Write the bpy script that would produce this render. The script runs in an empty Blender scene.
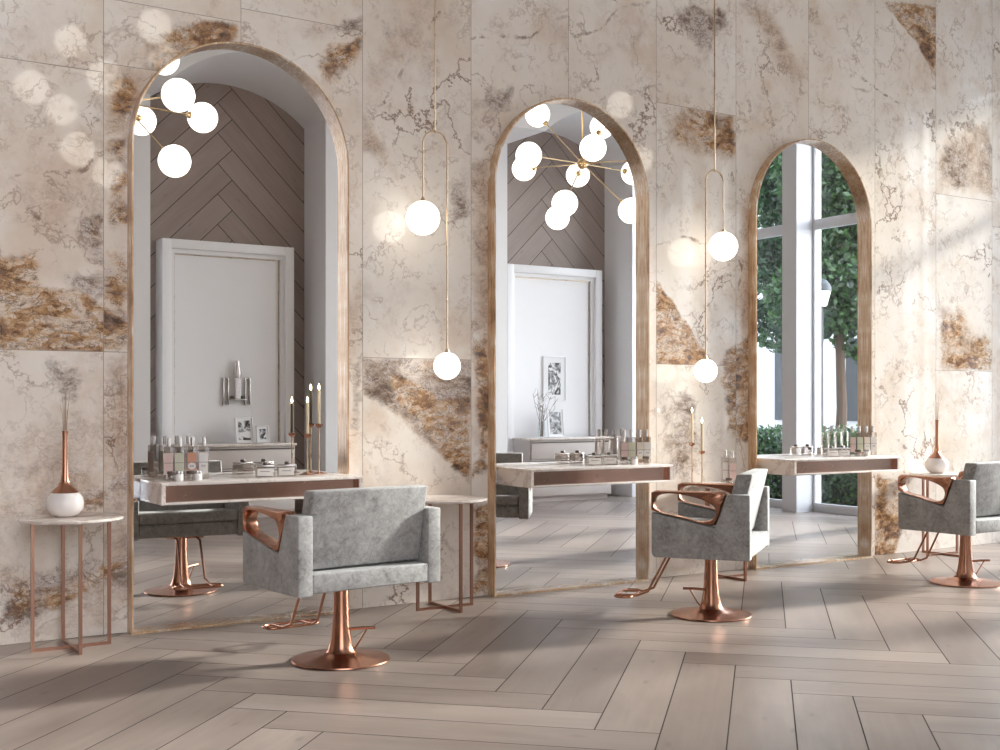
import bpy, bmesh, math, random
import numpy as np
from mathutils import Vector, Matrix, noise as mnoise

random.seed(7)
rng = np.random.default_rng(7)
C = bpy.context.scene.collection
PI = math.pi

# ------------------------------------------------------------------ survey helpers
CAM_H, CAM_Y, F = 1.25, -6.53, 1190.0
TH = math.radians(57.5)
FW = (math.cos(TH), math.sin(TH)); RT = (math.sin(TH), -math.cos(TH))

def ray(px):
    k = (px - 500.0) / F
    return (FW[0] + k * RT[0], FW[1] + k * RT[1])

def X_at(px, y):
    """world X of image column px on the upright plane y = const"""
    d = ray(px)
    return d[0] / d[1] * (y - CAM_Y)

def Z_at(px, py, y):
    d = ray(px)
    D = (y - CAM_Y) / d[1]
    return CAM_H + (402 - py) * D / F

# ------------------------------------------------------------------ tagging
def tag(o, label=None, cat=None, group=None, kind=None):
    if label: o['label'] = label
    if cat: o['category'] = cat
    if group: o['group'] = group
    if kind: o['kind'] = kind
    return o

def empty(name, loc, rz=0.0, label=None, cat=None, group=None, kind=None):
    o = bpy.data.objects.new(name, None)
    o.empty_display_size = 0.1
    C.objects.link(o)
    o.location = loc
    o.rotation_euler = (0, 0, rz)
    return tag(o, label, cat, group, kind)

def copy_tree(o, parent=None):
    c = o.copy(); C.objects.link(c)
    if parent is not None: c.parent = parent
    for ch in list(o.children): copy_tree(ch, c)
    return c

# ------------------------------------------------------------------ mesh builder
class MB:
    def __init__(s): s.bm = bmesh.new()
    def _merge(s, b):
        me = bpy.data.meshes.new('t'); b.to_mesh(me); b.free()
        s.bm.from_mesh(me); bpy.data.meshes.remove(me); return s
    def box(s, x0, x1, y0, y1, z0, z1, bev=0.0, seg=2, rot=None):
        b = bmesh.new()
        bmesh.ops.create_cube(b, size=1)
        for v in b.verts:
            v.co = Vector(((x0 + x1) / 2 + v.co.x * (x1 - x0), (y0 + y1) / 2 + v.co.y * (y1 - y0), (z0 + z1) / 2 + v.co.z * (z1 - z0)))
        if bev > 0:
            bmesh.ops.bevel(b, geom=list(b.edges), offset=bev, segments=seg, profile=.5, affect='EDGES')
        if rot is not None: bmesh.ops.transform(b, matrix=rot, verts=b.verts)
        return s._merge(b)
    def prism(s, pts, axis, a0, a1, bev=0.0, seg=2):
        """pts: 2-D outline; axis 'x' -> (y,z) outline swept in x, 'y' -> (x,z) outline swept in y, 'z' -> (x,y)"""
        b = bmesh.new()
        def mk(p, a):
            return {'x': (a, p[0], p[1]), 'y': (p[0], a, p[1]), 'z': (p[0], p[1], a)}[axis]
        A = [b.verts.new(mk(p, a0)) for p in pts]; B = [b.verts.new(mk(p, a1)) for p in pts]
        n = len(pts)
        b.faces.new(A); b.faces.new(list(reversed(B)))
        for i in range(n): b.faces.new((A[i], B[i], B[(i + 1) % n], A[(i + 1) % n]))
        bmesh.ops.recalc_face_normals(b, faces=b.faces)
        if bev > 0:
            bmesh.ops.bevel(b, geom=list(b.edges), offset=bev, segments=seg, profile=.5, affect='EDGES')
        return s._merge(b)
    def lathe(s, prof, cx=0, cy=0, seg=32, cz=0):
        b = bmesh.new(); rings = []
        for r, z in prof:
            if r < 1e-5: rings.append([b.verts.new((cx, cy, cz + z))])
            else: rings.append([b.verts.new((cx + r * math.cos(2 * PI * i / seg), cy + r * math.sin(2 * PI * i / seg), cz + z)) for i in range(seg)])
        for R, S in zip(rings, rings[1:]):
            if len(R) == 1 and len(S) == 1: continue
            for i in range(seg):
                j = (i + 1) % seg
                if len(R) == 1: b.faces.new((R[0], S[i], S[j]))
                elif len(S) == 1: b.faces.new((R[i], S[0], R[j]))
                else: b.faces.new((R[i], S[i], S[j], R[j]))
        for R in (rings[0], rings[-1]):
            if len(R) > 1: b.faces.new(R)
        bmesh.ops.recalc_face_normals(b, faces=b.faces)
        return s._merge(b)
    def tube(s, pts, r, seg=10, closed=False, r2=None, square=False):
        P = [Vector(p) for p in pts]; n = len(P); b = bmesh.new(); rings = []
        if square: seg = 4
        prev = None
        for i, p in enumerate(P):
            if closed: t = (P[(i + 1) % n] - P[i - 1])
            elif i == 0: t = P[1] - P[0]
            elif i == n - 1: t = P[-1] - P[-2]
            else: t = (P[i + 1] - p).normalized() + (p - P[i - 1]).normalized()
            t.normalize()
            if prev is None:
                a = Vector((0, 0, 1)) if abs(t.z) < .9 else Vector((1, 0, 0))
                u = t.cross(a).normalized()
            else: u = (prev - t * prev.dot(t)).normalized()
            prev = u; w = t.cross(u)
            rr = r if r2 is None else r + (r2 - r) * i / (n - 1)
            off = PI / 4 if square else 0
            k = math.sqrt(2) if square else 1
            rings.append([b.verts.new(p + (u * math.cos(2 * PI * j / seg + off) + w * math.sin(2 * PI * j / seg + off)) * rr * k) for j in range(seg)])
        m = n if closed else n - 1
        for i in range(m):
            R, S = rings[i], rings[(i + 1) % n]
            for j in range(seg): b.faces.new((R[j], R[(j + 1) % seg], S[(j + 1) % seg], S[j]))
        if not closed: b.faces.new(rings[0]); b.faces.new(list(reversed(rings[-1])))
        bmesh.ops.recalc_face_normals(b, faces=b.faces)
        return s._merge(b)
    def sphere(s, c, r, u=32, v=20, sc=(1, 1, 1)):
        b = bmesh.new(); bmesh.ops.create_uvsphere(b, u_segments=u, v_segments=v, radius=r)
        for q in b.verts: q.co = Vector((c[0] + q.co.x * sc[0], c[1] + q.co.y * sc[1], c[2] + q.co.z * sc[2]))
        return s._merge(b)
    def quad(s, *p):
        s.bm.faces.new([s.bm.verts.new(q) for q in p]); return s
    def move(s, M):
        bmesh.ops.transform(s.bm, matrix=M, verts=s.bm.verts); return s
    def build(s, name, mat, parent=None, smooth=True, ang=35):
        me = bpy.data.meshes.new(name); s.bm.to_mesh(me); s.bm.free()
        me.materials.append(mat)
        if smooth:
            me.polygons.foreach_set('use_smooth', [True] * len(me.polygons))
            me.set_sharp_from_angle(angle=math.radians(ang))
        o = bpy.data.objects.new(name, me); C.objects.link(o)
        if parent is not None: o.parent = parent
        return o

def np_mesh(name, verts, faces, mats, parent=None, fmat=None, attrs=None):
    me = bpy.data.meshes.new(name)
    me.from_pydata([tuple(v) for v in verts], [], [tuple(f) for f in faces])
    for m in mats: me.materials.append(m)
    if fmat is not None: me.polygons.foreach_set('material_index', list(fmat))
    for nm, ty, data in (attrs or []):
        a = me.attributes.new(nm, ty, 'POINT')
        key = {'FLOAT': 'value', 'FLOAT_VECTOR': 'vector', 'FLOAT_COLOR': 'color'}[ty]
        a.data.foreach_set(key, np.asarray(data, dtype=np.float32).ravel())
    me.update()
    o = bpy.data.objects.new(name, me); C.objects.link(o)
    if parent is not None: o.parent = parent
    return o

# ------------------------------------------------------------------ materials
class NT:
    def __init__(s, name):
        s.m = bpy.data.materials.new(name); s.m.use_nodes = True
        s.t = s.m.node_tree; s.t.nodes.clear()
        s.out = s.t.nodes.new('ShaderNodeOutputMaterial')
    def n(s, ty, **kw):
        nd = s.t.nodes.new('ShaderNode' + ty)
        for k, v in kw.items(): setattr(nd, k, v)
        return nd
    def l(s, a, b): s.t.links.new(a, b)
    def val(s, sock, v):
        if hasattr(v, 'is_output') or isinstance(v, bpy.types.NodeSocket): s.l(v, sock)
        else: sock.default_value = v
    def math(s, op, a, b=None, c=None, clamp=False):
        nd = s.n('Math', operation=op, use_clamp=clamp)
        s.val(nd.inputs[0], a)
        if b is not None: s.val(nd.inputs[1], b)
        if c is not None: s.val(nd.inputs[2], c)
        return nd.outputs[0]
    def mix(s, f, a, b):
        nd = s.n('Mix', data_type='RGBA')
        s.val(nd.inputs['Factor'], f)
        for k, v in ((6, a), (7, b)):
            if isinstance(v, bpy.types.NodeSocket): s.l(v, nd.inputs[k])
            else: nd.inputs[k].default_value = (*v, 1)
        return nd.outputs[2]
    def noise(s, vec, scale, detail=4, rough=.55, dist=0.0):
        nd = s.n('TexNoise'); s.l(vec, nd.inputs['Vector'])
        nd.inputs['Scale'].default_value = scale; nd.inputs['Detail'].default_value = detail
        nd.inputs['Roughness'].default_value = rough; nd.inputs['Distortion'].default_value = dist
        return nd.outputs['Fac']
    def ramp(s, f, stops):
        nd = s.n('ValToRGB'); s.l(f, nd.inputs[0]); e = nd.color_ramp.elements
        while len(e) < len(stops): e.new(.5)
        for el, (p, c) in zip(e, stops):
            el.position = p; el.color = (*c, 1) if len(c) == 3 else c
        return nd.outputs[0]
    def smooth(s, v, lo, hi):
        nd = s.n('MapRange', interpolation_type='SMOOTHSTEP'); s.val(nd.inputs[0], v)
        nd.inputs[1].default_value = lo; nd.inputs[2].default_value = hi
        return nd.outputs[0]
    def obj(s):
        return s.n('TexCoord').outputs['Object']
    def mapping(s, vec, scale=(1, 1, 1), loc=(0, 0, 0), rot=(0, 0, 0)):
        nd = s.n('Mapping'); s.l(vec, nd.inputs[0])
        nd.inputs['Scale'].default_value = scale; nd.inputs['Location'].default_value = loc; nd.inputs['Rotation'].default_value = rot
        return nd.outputs[0]
    def attr(s, nm, out='Fac'):
        nd = s.n('Attribute'); nd.attribute_name = nm; return nd.outputs[out]
    def principled(s, color, rough=.5, metal=0.0, bump=None, bump_str=.1, bump_dist=.01, **kw):
        p = s.n('BsdfPrincipled')
        s.val(p.inputs['Base Color'], color if isinstance(color, bpy.types.NodeSocket) else (*color, 1))
        s.val(p.inputs['Roughness'], rough); s.val(p.inputs['Metallic'], metal)
        for k, v in kw.items(): s.val(p.inputs[k.replace('_', ' ')], v)
        if bump is not None:
            b = s.n('Bump'); b.inputs['Strength'].default_value = bump_str; b.inputs['Distance'].default_value = bump_dist
            s.l(bump, b.inputs['Height']); s.l(b.outputs[0], p.inputs['Normal'])
        s.l(p.outputs[0], s.out.inputs[0]); return s.m

def simple(name, col, rough=.5, metal=0.0, var=.06, scale=8, **kw):
    t = NT(name); o = t.obj(); f = t.noise(o, scale, 4)
    c = t.mix(f, tuple(max(0, v * (1 - var)) for v in col), tuple(min(1, v * (1 + var)) for v in col))
    return t.principled(c, rough, metal, **kw)

def mat_marble_wall():
    t = NT('marble_slabs')
    base = t.obj(); off = t.attr('tile_offset', 'Vector')
    va = t.n('VectorMath', operation='ADD'); t.l(base, va.inputs[0]); t.l(off, va.inputs[1]); P = va.outputs[0]
    sep = t.n('SeparateColor'); t.l(t.attr('stain', 'Color'), sep.inputs[0])
    rust, grey, tan = sep.outputs[0], sep.outputs[1], sep.outputs[2]
    crack = t.attr('crack')
    wn = t.n('TexNoise'); t.l(P, wn.inputs['Vector']); wn.inputs['Scale'].default_value = 3.0; wn.inputs['Detail'].default_value = 4
    vm = t.n('VectorMath', operation='MULTIPLY_ADD'); t.l(wn.outputs['Color'], vm.inputs[0]); vm.inputs[1].default_value = (.16, .16, .16); t.l(P, vm.inputs[2])
    W = vm.outputs[0]
    def ridge(vec, sc, w, det=7, rough=.6):
        v = t.noise(vec, sc, det, rough)
        return t.math('SUBTRACT', 1.0, t.smooth(t.math('ABSOLUTE', t.math('SUBTRACT', v, .5)), 0.0, w))
    n1 = t.noise(P, 1.1, 6, .62)
    c = t.ramp(n1, [(.30, (.72, .60, .50)), (.46, (.815, .735, .655)), (.68, (.875, .825, .775))])
    # pale cloudy mottling, warm and cool
    c = t.mix(t.math('MULTIPLY', t.smooth(t.noise(W, 2.3, 7, .66), .49, .72), .46), c, (.60, .41, .27))
    c = t.mix(t.math('MULTIPLY', t.smooth(t.noise(W, 3.1, 7, .70), .55, .70), .34), c, (.54, .46, .42))
    def jit(sc, a): return t.math('MULTIPLY', t.math('SUBTRACT', t.noise(W, sc, 8, .64), .5), a)
    tm = t.smooth(t.math('ADD', tan, jit(2.6, 1.8)), .28, .92)
    c = t.mix(t.math('MULTIPLY', tm, .75), c, t.ramp(t.noise(W, 8, 8, .74), [(.36, (.30, .185, .12)), (.46, (.50, .335, .225)), (.56, (.64, .49, .375)), (.66, (.75, .65, .56))]))
    S = t.mapping(W, (.75, 1, 1.5), (0, 0, 0), (0, .6, 0))        # the crystals run along one slope
    def crystals(sc):
        vo = t.n('TexVoronoi'); t.l(S, vo.inputs['Vector']); vo.inputs['Scale'].default_value = sc
        se = t.n('SeparateColor'); t.l(vo.outputs['Color'], se.inputs[0]); return se.outputs[0]
    cry = t.math('ADD', t.math('MULTIPLY', t.math('SUBTRACT', crystals(30), .5), .13), t.math('MULTIPLY', t.math('SUBTRACT', crystals(13), .5), .10))
    gm = t.smooth(t.math('ADD', grey, jit(2.8, 2.0)), .30, .66)
    gcol = t.ramp(t.math('ADD', t.noise(S, 4.5, 8, .66), cry), [(.34, (.11, .075, .055)), (.42, (.30, .22, .17)), (.50, (.50, .405, .34)), (.57, (.62, .53, .48)), (.64, (.46, .39, .37)), (.72, (.78, .71, .65))])
    c = t.mix(t.math('MULTIPLY', gm, .9), c, gcol)
    rm = t.smooth(t.math('ADD', rust, jit(3.0, 1.9)), .30, .62)
    rcol = t.ramp(t.math('ADD', t.noise(S, 4.0, 8, .66), cry), [(.33, (.075, .04, .025)), (.41, (.24, .115, .05)), (.48, (.48, .26, .11)), (.54, (.62, .43, .28)), (.60, (.74, .62, .51)), (.66, (.46, .31, .21)), (.73, (.78, .69, .60))])
    c = t.mix(t.math('MULTIPLY', rm, .94), c, rcol)
    # dark crackle running through every stained field
    anym = t.math('MAXIMUM', t.math('MAXIMUM', rm, gm), t.math('MULTIPLY', tm, .55))
    ck = t.math('MAXIMUM', ridge(S, 6, .016, 8, .66), t.math('MULTIPLY', ridge(W, 13, .022, 8, .66), .8))
    c = t.mix(t.math('MULTIPLY', t.math('MULTIPLY', ck, anym), .85), c, (.085, .042, .025))
    # veins over the pale ground
    for sc, w, amt, lo, colr in ((.8, .007, .85, .47, (.20, .105, .065)), (1.7, .010, .62, .45, (.33, .215, .155)), (3.6, .016, .55, .47, (.42, .31, .25)), (8.0, .028, .40, .49, (.48, .385, .33))):
        gate = t.smooth(t.noise(P, sc * 1.2 + .35, 3, .5), lo, lo + .14)
        c = t.mix(t.math('MULTIPLY', t.math('MULTIPLY', ridge(W, sc, w, 8, .6), gate), amt), c, colr)
    d = t.math('ADD', crack, t.math('MULTIPLY', t.math('SUBTRACT', t.noise(P, 16, 5, .7), .5), .07))
    c = t.mix(t.math('MULTIPLY', t.math('SUBTRACT', 1.0, t.smooth(d, .002, .013)), t.math('MULTIPLY', t.smooth(t.noise(P, 5, 3), .38, .6), .75)), c, (.20, .11, .075))
    return t.principled(c, .045, 0.0, Specular_IOR_Level=.75)

def mat_planks(name, c0, c1, rough, grain=.5, spec=.5):
    t = NT(name)
    pl = t.attr('plank', 'Vector'); sp = t.n('SeparateXYZ'); t.l(pl, sp.inputs[0])
    g = t.mapping(pl, (1.6, 26, 30))
    n = t.noise(g, 1.0, 6, .62, .6)
    big = t.noise(t.mapping(pl, (1.2, 3.5, 31)), 1.0, 4, .5, .5)
    rnd = t.math('FRACT', t.math('MULTIPLY', sp.outputs[2], 7.31))
    f = t.math('ADD', t.math('MULTIPLY', n, grain), t.math('MULTIPLY', big, 1 - grain))
    f = t.math('ADD', f, t.math('MULTIPLY', t.math('SUBTRACT', rnd, .5), .25))
    c = t.ramp(f, [(.22, c0), (.78, c1)])
    # little knots
    k = t.n('TexVoronoi'); t.l(t.mapping(pl, (3.2, 9, 17)), k.inputs['Vector']); k.inputs['Scale'].default_value = .9
    kn = t.math('SUBTRACT', 1.0, t.smooth(k.outputs['Distance'], .02, .16))
    c = t.mix(t.math('MULTIPLY', kn, .35), c, tuple(v * .55 for v in c0))
    r = t.math('ADD', rough, t.math('MULTIPLY', t.math('SUBTRACT', n, .5), .2))
    return t.principled(c, r, 0.0, bump=n, bump_str=.12, bump_dist=.002, Specular_IOR_Level=spec)

def mat_fabric():
    t = NT('mottled_grey_upholstery'); o = t.obj()
    n = t.noise(o, 30, 9, .82, .9); m = t.noise(o, 8, 5, .65)
    f = t.math('ADD', t.math('MULTIPLY', n, .65), t.math('MULTIPLY', m, .35))
    c = t.ramp(f, [(.36, (.13, .125, .12)), (.44, (.25, .243, .235)), (.52, (.34, .333, .325)), (.64, (.47, .462, .455))])
    return t.principled(c, .62, 0.0, bump=t.noise(o, 420, 2), bump_str=.15, bump_dist=.001, Sheen_Weight=.25)

def mat_metal(name, col, rough, streak=0.0):
    t = NT(name); o = t.obj(); n = t.noise(o, 14, 5, .6)
    r = t.math('ADD', rough - .05, t.math('MULTIPLY', n, .1))
    c = t.mix(n, tuple(v * .9 for v in col), tuple(min(1, v * 1.08) for v in col))
    return t.principled(c, r, 1.0)

def mat_frame():
    t = NT('streaked_bronze_trim'); o = t.obj()
    n = t.noise(t.mapping(o, (60, 60, 3.5)), 1.0, 7, .7, .5)
    m = t.noise(o, 5, 4, .6)
    f = t.math('ADD', t.math('MULTIPLY', n, .55), t.math('MULTIPLY', m, .45))
    c = t.ramp(f, [(.36, (.28, .15, .075)), (.45, (.54, .34, .19)), (.54, (.68, .49, .33)), (.62, (.88, .79, .69))])  # bronze tones; the palest streaks paint reflection lines into the colour
    return t.principled(c, .24, .30, bump=n, bump_str=.35, bump_dist=.003, Specular_IOR_Level=.7)

def mat_glass(name, tint=(1, 1, 1), refl=1.0):
    t = NT(name)
    geo = t.n('NewGeometry'); dt = t.n('VectorMath', operation='DOT_PRODUCT')
    t.l(geo.outputs['Incoming'], dt.inputs[0]); t.l(geo.outputs['Normal'], dt.inputs[1])
    fz = t.math('POWER', t.math('SUBTRACT', 1.0, t.math('ABSOLUTE', dt.outputs['Value'])), 5.0)
    fr = t.math('ADD', .04, t.math('MULTIPLY', fz, .9))
    tr = t.n('BsdfTransparent'); tr.inputs[0].default_value = (*tint, 1)
    gl = t.n('BsdfGlossy'); gl.inputs['Roughness'].default_value = .03
    mx = t.n('MixShader'); t.l(t.math('MULTIPLY', fr, refl), mx.inputs[0]); t.l(tr.outputs[0], mx.inputs[1]); t.l(gl.outputs[0], mx.inputs[2])
    t.l(mx.outputs[0], t.out.inputs[0]); return t.m

def mat_glow(name, col, strength):
    t = NT(name); e = t.n('Emission'); e.inputs[0].default_value = (*col, 1); e.inputs[1].default_value = strength
    t.l(e.outputs[0], t.out.inputs[0]); return t.m

def mat_leaves(name, c0, c1):
    t = NT(name); o = t.obj(); f = t.attr('shade')
    c = t.mix(f, c0, c1)
    d = t.n('BsdfDiffuse'); t.l(c, d.inputs[0]); tr = t.n('BsdfTranslucent'); t.l(c, tr.inputs[0])
    g = t.n('BsdfGlossy'); g.inputs['Roughness'].default_value = .35
    m1 = t.n('MixShader'); m1.inputs[0].default_value = .35; t.l(d.outputs[0], m1.inputs[1]); t.l(tr.outputs[0], m1.inputs[2])
    m2 = t.n('MixShader'); m2.inputs[0].default_value = .06; t.l(m1.outputs[0], m2.inputs[1]); t.l(g.outputs[0], m2.inputs[2])
    t.l(m2.outputs[0], t.out.inputs[0]); return t.m

def mat_fine_marble():
    t = NT('white_marble'); o = t.obj()
    n = t.noise(o, 3.5, 7, .62, .9)
    line = t.math('SUBTRACT', 1.0, t.smooth(t.math('ABSOLUTE', t.math('SUBTRACT', n, .5)), 0, .05))
    m = t.noise(o, 5, 4)
    c = t.mix(m, (.80, .745, .71), (.70, .62, .57))
    c = t.mix(t.math('MULTIPLY', line, .5), c, (.45, .34, .28))
    return t.principled(c, .2)

def mat_print(name, seed, dark):
    t = NT(name); o = t.mapping(t.obj(), (1, 1, 1), (seed, seed * 2.3, seed * .7))
    n = t.noise(o, 9, 5, .55, 1.5)
    return t.principled(t.ramp(n, [(.42 - dark * .1, (.02, .02, .022)), (.5, (.25, .25, .26)), (.58 + dark * .08, (.78, .78, .8))]), .35)

M = {}
M['marble_wall'] = mat_marble_wall()
M['grout'] = simple('grout', (.30, .22, .17), .8)
M['floor_grout'] = simple('floor_grout', (.06, .05, .045), .8)
M['floor'] = mat_planks('wood_look_floor', (.160, .120, .099), (.365, .300, .260), .36)
M['niche'] = mat_planks('wood_look_wall', (.275, .215, .19), (.40, .325, .295), .5)
M['white'] = simple('white_paint', (.83, .826, .84), .5, var=.015)
M['wall_brown'] = simple('brown_low_bounce', (.20, .155, .125), .7, var=.03)  # dark tone given to the unseen walls so they bounce less light
M['window_white'] = simple('window_white', (.60, .605, .63), .45, var=.015)
M['panel'] = simple('panel_white', (.85, .847, .866), .4, var=.01)
M['ceiling'] = simple('ceiling_white', (.72, .71, .70), .6, var=.015)
M['fabric'] = mat_fabric()
M['copper'] = mat_metal('rose_copper', (.47, .235, .155), .25)
M['copper_leg'] = mat_metal('brown_copper', (.36, .20, .145), .3)
M['brass'] = mat_metal('aged_brass', (.60, .44, .29), .28)
M['gold'] = mat_metal('gold_brass', (.72, .53, .30), .25)
M['chrome'] = mat_metal('brushed_chrome', (.62, .60, .58), .2)
M['liner'] = mat_metal('brown_metal_liner', (.50, .325, .26), .26)
M['frame'] = mat_frame()
tm = NT('mirror_silver'); M['mirror'] = tm.principled((.93, .935, .94), .0, 1.0)
M['stone'] = mat_fine_marble()
M['globe'] = mat_glow('opal_globe', (1.0, .93, .82), 2.0)
M['flame'] = mat_glow('candle_flame', (1.0, .80, .45), 18.0)
M['wax'] = simple('ivory_wax', (.78, .66, .46), .5)
M['ceramic'] = simple('glazed_ceramic', (.78, .73, .71), .12)
M['reed'] = simple('brown_reed', (.30, .17, .10), .7)
M['pane'] = mat_glass('window_glass', (.97, .99, .985), .8)
M['bottle_glass'] = mat_glass('smoky_bottle_glass', (.87, .84, .82), 1.8)
M['label_white'] = simple('white_label', (.78, .75, .72), .5)
M['label_cream'] = simple('cream_label', (.74, .66, .56), .5)
M['label_pink'] = simple('pink_label', (.68, .50, .46), .5)
M['label_green'] = simple('pale_green_label', (.60, .60, .46), .5)
M['label_orange'] = simple('orange_label', (.62, .30, .20), .5)
M['cap'] = simple('silver_cap', (.62, .59, .57), .25, .7)
M['dark_lid'] = simple('dark_lid', (.09, .065, .055), .3)
M['ink'] = simple('label_ink', (.16, .11, .10), .6)
M['cabinet'] = simple('pale_grey_oak', (.58, .52, .49), .5, scale=3)
M['gap'] = simple('groove_shade', (.14, .115, .10), .7)
M['leaf'] = mat_leaves('leaf_green', (.010, .034, .013), (.085, .19, .05))
M['leaf_dark'] = mat_leaves('leaf_dark_green', (.007, .024, .011), (.04, .115, .038))
M['bark'] = simple('bark', (.10, .065, .045), .9, var=.3)
M['ground'] = simple('paving', (.42, .41, .40), .8)
M['facade'] = simple('white_render', (.85, .85, .87), .7, var=.02)
M['facade_dark'] = simple('dark_window_glass', (.06, .07, .085), .2)
M['lamp_metal'] = simple('lamp_grey', (.045, .05, .055), .55)
M['lamp_shade'] = mat_glow('lamp_opal', (1, 1, 1), 2.2)
M['print_a'] = mat_print('print_figure', 3.1, .0)
M['print_b'] = mat_print('print_waves', 7.7, .8)
M['print_c'] = mat_print('print_dress', 1.3, .1)
M['print_d'] = mat_print('print_small', 9.2, -.2)
M['twig'] = simple('twig', (.22, .16, .13), .8)
M['mat_board'] = simple('mat_board', (.82, .82, .83), .6, var=.01)

# ------------------------------------------------------------------ room dimensions
XL, XR = -3.2, 10.05           # left end; face of the window piers
XG = 10.33                     # window glass
CEIL = 5.6
YB = -4.95                     # face of the vaulted bulkhead
YF = -5.77                     # face of the wall opposite the mirrors
NB = -6.37                     # back of the niches
N_CX = (4.53, 8.91); N_HW = .98; N_SPR, N_RISE = 4.42, .38
N_R = (N_HW ** 2 + N_RISE ** 2) / (2 * N_RISE)

# ------------------------------------------------------------------ herringbone planks
def clip_poly(poly, clip):
    """poly, clip: ccw convex outlines"""
    out = poly
    for i in range(len(clip)):
        a, b = clip[i], clip[(i + 1) % len(clip)]
        inp, out = out, []
        if not inp: return []
        def side(p): return (b[0] - a[0]) * (p[1] - a[1]) - (b[1] - a[1]) * (p[0] - a[0])
        for j in range(len(inp)):
            p, q = inp[j], inp[(j + 1) % len(inp)]
            sp, sq = side(p), side(q)
            if sp >= 0: out.append(p)
            if (sp >= 0) != (sq >= 0):
                t = sp / (sp - sq); out.append((p[0] + t * (q[0] - p[0]), p[1] + t * (q[1] - p[1])))
    return out

def herringbone(clip, w, n, p0, q0, ang, gap):
    """list of (clipped outline, plank-space coords per vertex)"""
    ca, sa = math.cos(ang), math.sin(ang)
    xs = [c[0] for c in clip]; ys = [c[1] for c in clip]
    pq = [(x * ca + y * sa, -x * sa + y * ca) for x in (min(xs), max(xs)) for y in (min(ys), max(ys))]
    lo = int(min(min((a - p0) for a, b in pq), min((b - q0) for a, b in pq)) / w) - 2 * n
    hi = int(max(max((a - p0) for a, b in pq), max((b - q0) for a, b in pq)) / w) + 2 * n
    res = []; L = n * w
    def emit(pa, pb, qa, qb, horiz, rid):
        g = gap / 2
        c = [(pa + g, qa + g), (pb - g, qa + g), (pb - g, qb - g), (pa + g, qb - g)]
        poly = [((p + p0) * ca - (q + q0) * sa, (p + p0) * sa + (q + q0) * ca) for p, q in c]
        cl = clip_poly(poly, clip)
        if len(cl) < 3: return
        loc = []
        for x, y in cl:
            p, q = x * ca + y * sa - p0, -x * sa + y * ca - q0
            loc.append((p - pa, q - qa, rid) if horiz else (q - qa, p - pa, rid))
        res.append((cl, loc))
    r = random.Random(3)
    for y in range(lo, hi):
        m0 = (lo - y) // (2 * n) - 1; m1 = (hi - y) // (2 * n) + 1
        for m in range(m0, m1 + 1):
            x = y + 2 * n * m
            if lo - n <= x <= hi: emit(x * w, (x + n) * w, y * w, (y + 1) * w, True, r.random() * 40)
        for m in range((y - hi) // (2 * n) - 2, (y - lo) // (2 * n) + 2):
            yv = y - 2 * n + 1 - 2 * n * m
            if lo - n <= yv <= hi: emit(y * w, (y + 1) * w, yv * w, (yv + n) * w, False, r.random() * 40)
    return res

def plank_surface(name, clip, planks, mat, grout, lift, to3d, parent=None):
    V, Fc, A, FM = [], [], [], []
    base = len(V)
    for p in clip: V.append(to3d(p[0], p[1], 0)); A.append((0, 0, 0))
    Fc.append(tuple(range(len(clip)))); FM.append(1)
    for poly, loc in planks:
        b = len(V)
        for (x, y), l in zip(poly, loc): V.append(to3d(x, y, lift)); A.append(l)
        Fc.append(tuple(range(b, b + len(poly)))); FM.append(0)
    return np_mesh(name, V, Fc, [mat, grout], parent, FM, [('plank', 'FLOAT_VECTOR', A)])

# floor
fclip = [(XL, -7.4), (XG + .02, -7.4), (XG + .02, .003), (XL, .003)]
fl = plank_surface('floor', fclip, herringbone(fclip, .25, 6, 1.143, .014, PI / 4, .0055), M['floor'], M['floor_grout'], .0,
                   lambda x, y, h: (x, y, h))
# lay the planks a millimetre above their bed
me = fl.data
nb = 4
co = np.zeros(len(me.vertices) * 3, dtype=np.float32); me.vertices.foreach_get('co', co)
co = co.reshape(-1, 3); co[:nb, 2] = -.002; me.vertices.foreach_set('co', co.ravel()); me.update()
tag(fl, kind='structure')

# ------------------------------------------------------------------ marble wall
def smoothstep(a, b, x):
    t = np.clip((x - a) / (b - a), 0, 1); return t * t * (3 - 2 * t)

def poly_sdf(px, py, poly):
    """signed distance, negative inside"""
    d = np.full(px.shape, 1e9); ins = np.zeros(px.shape, bool)
    n = len(poly)
    for i in range(n):
        ax, ay = poly[i]; bx, by = poly[(i + 1) % n]
        ex, ey = bx - ax, by - ay
        t = np.clip(((px - ax) * ex + (py - ay) * ey) / (ex * ex + ey * ey + 1e-9), 0, 1)
        d = np.minimum(d, np.hypot(px - ax - t * ex, py - ay - t * ey))
        c = ((ay > py) != (by > py)) & (px < (bx - ax) * (py - ay) / (by - ay + 1e-12) + ax)
        ins ^= c
    return np.where(ins, -d, d)

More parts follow.
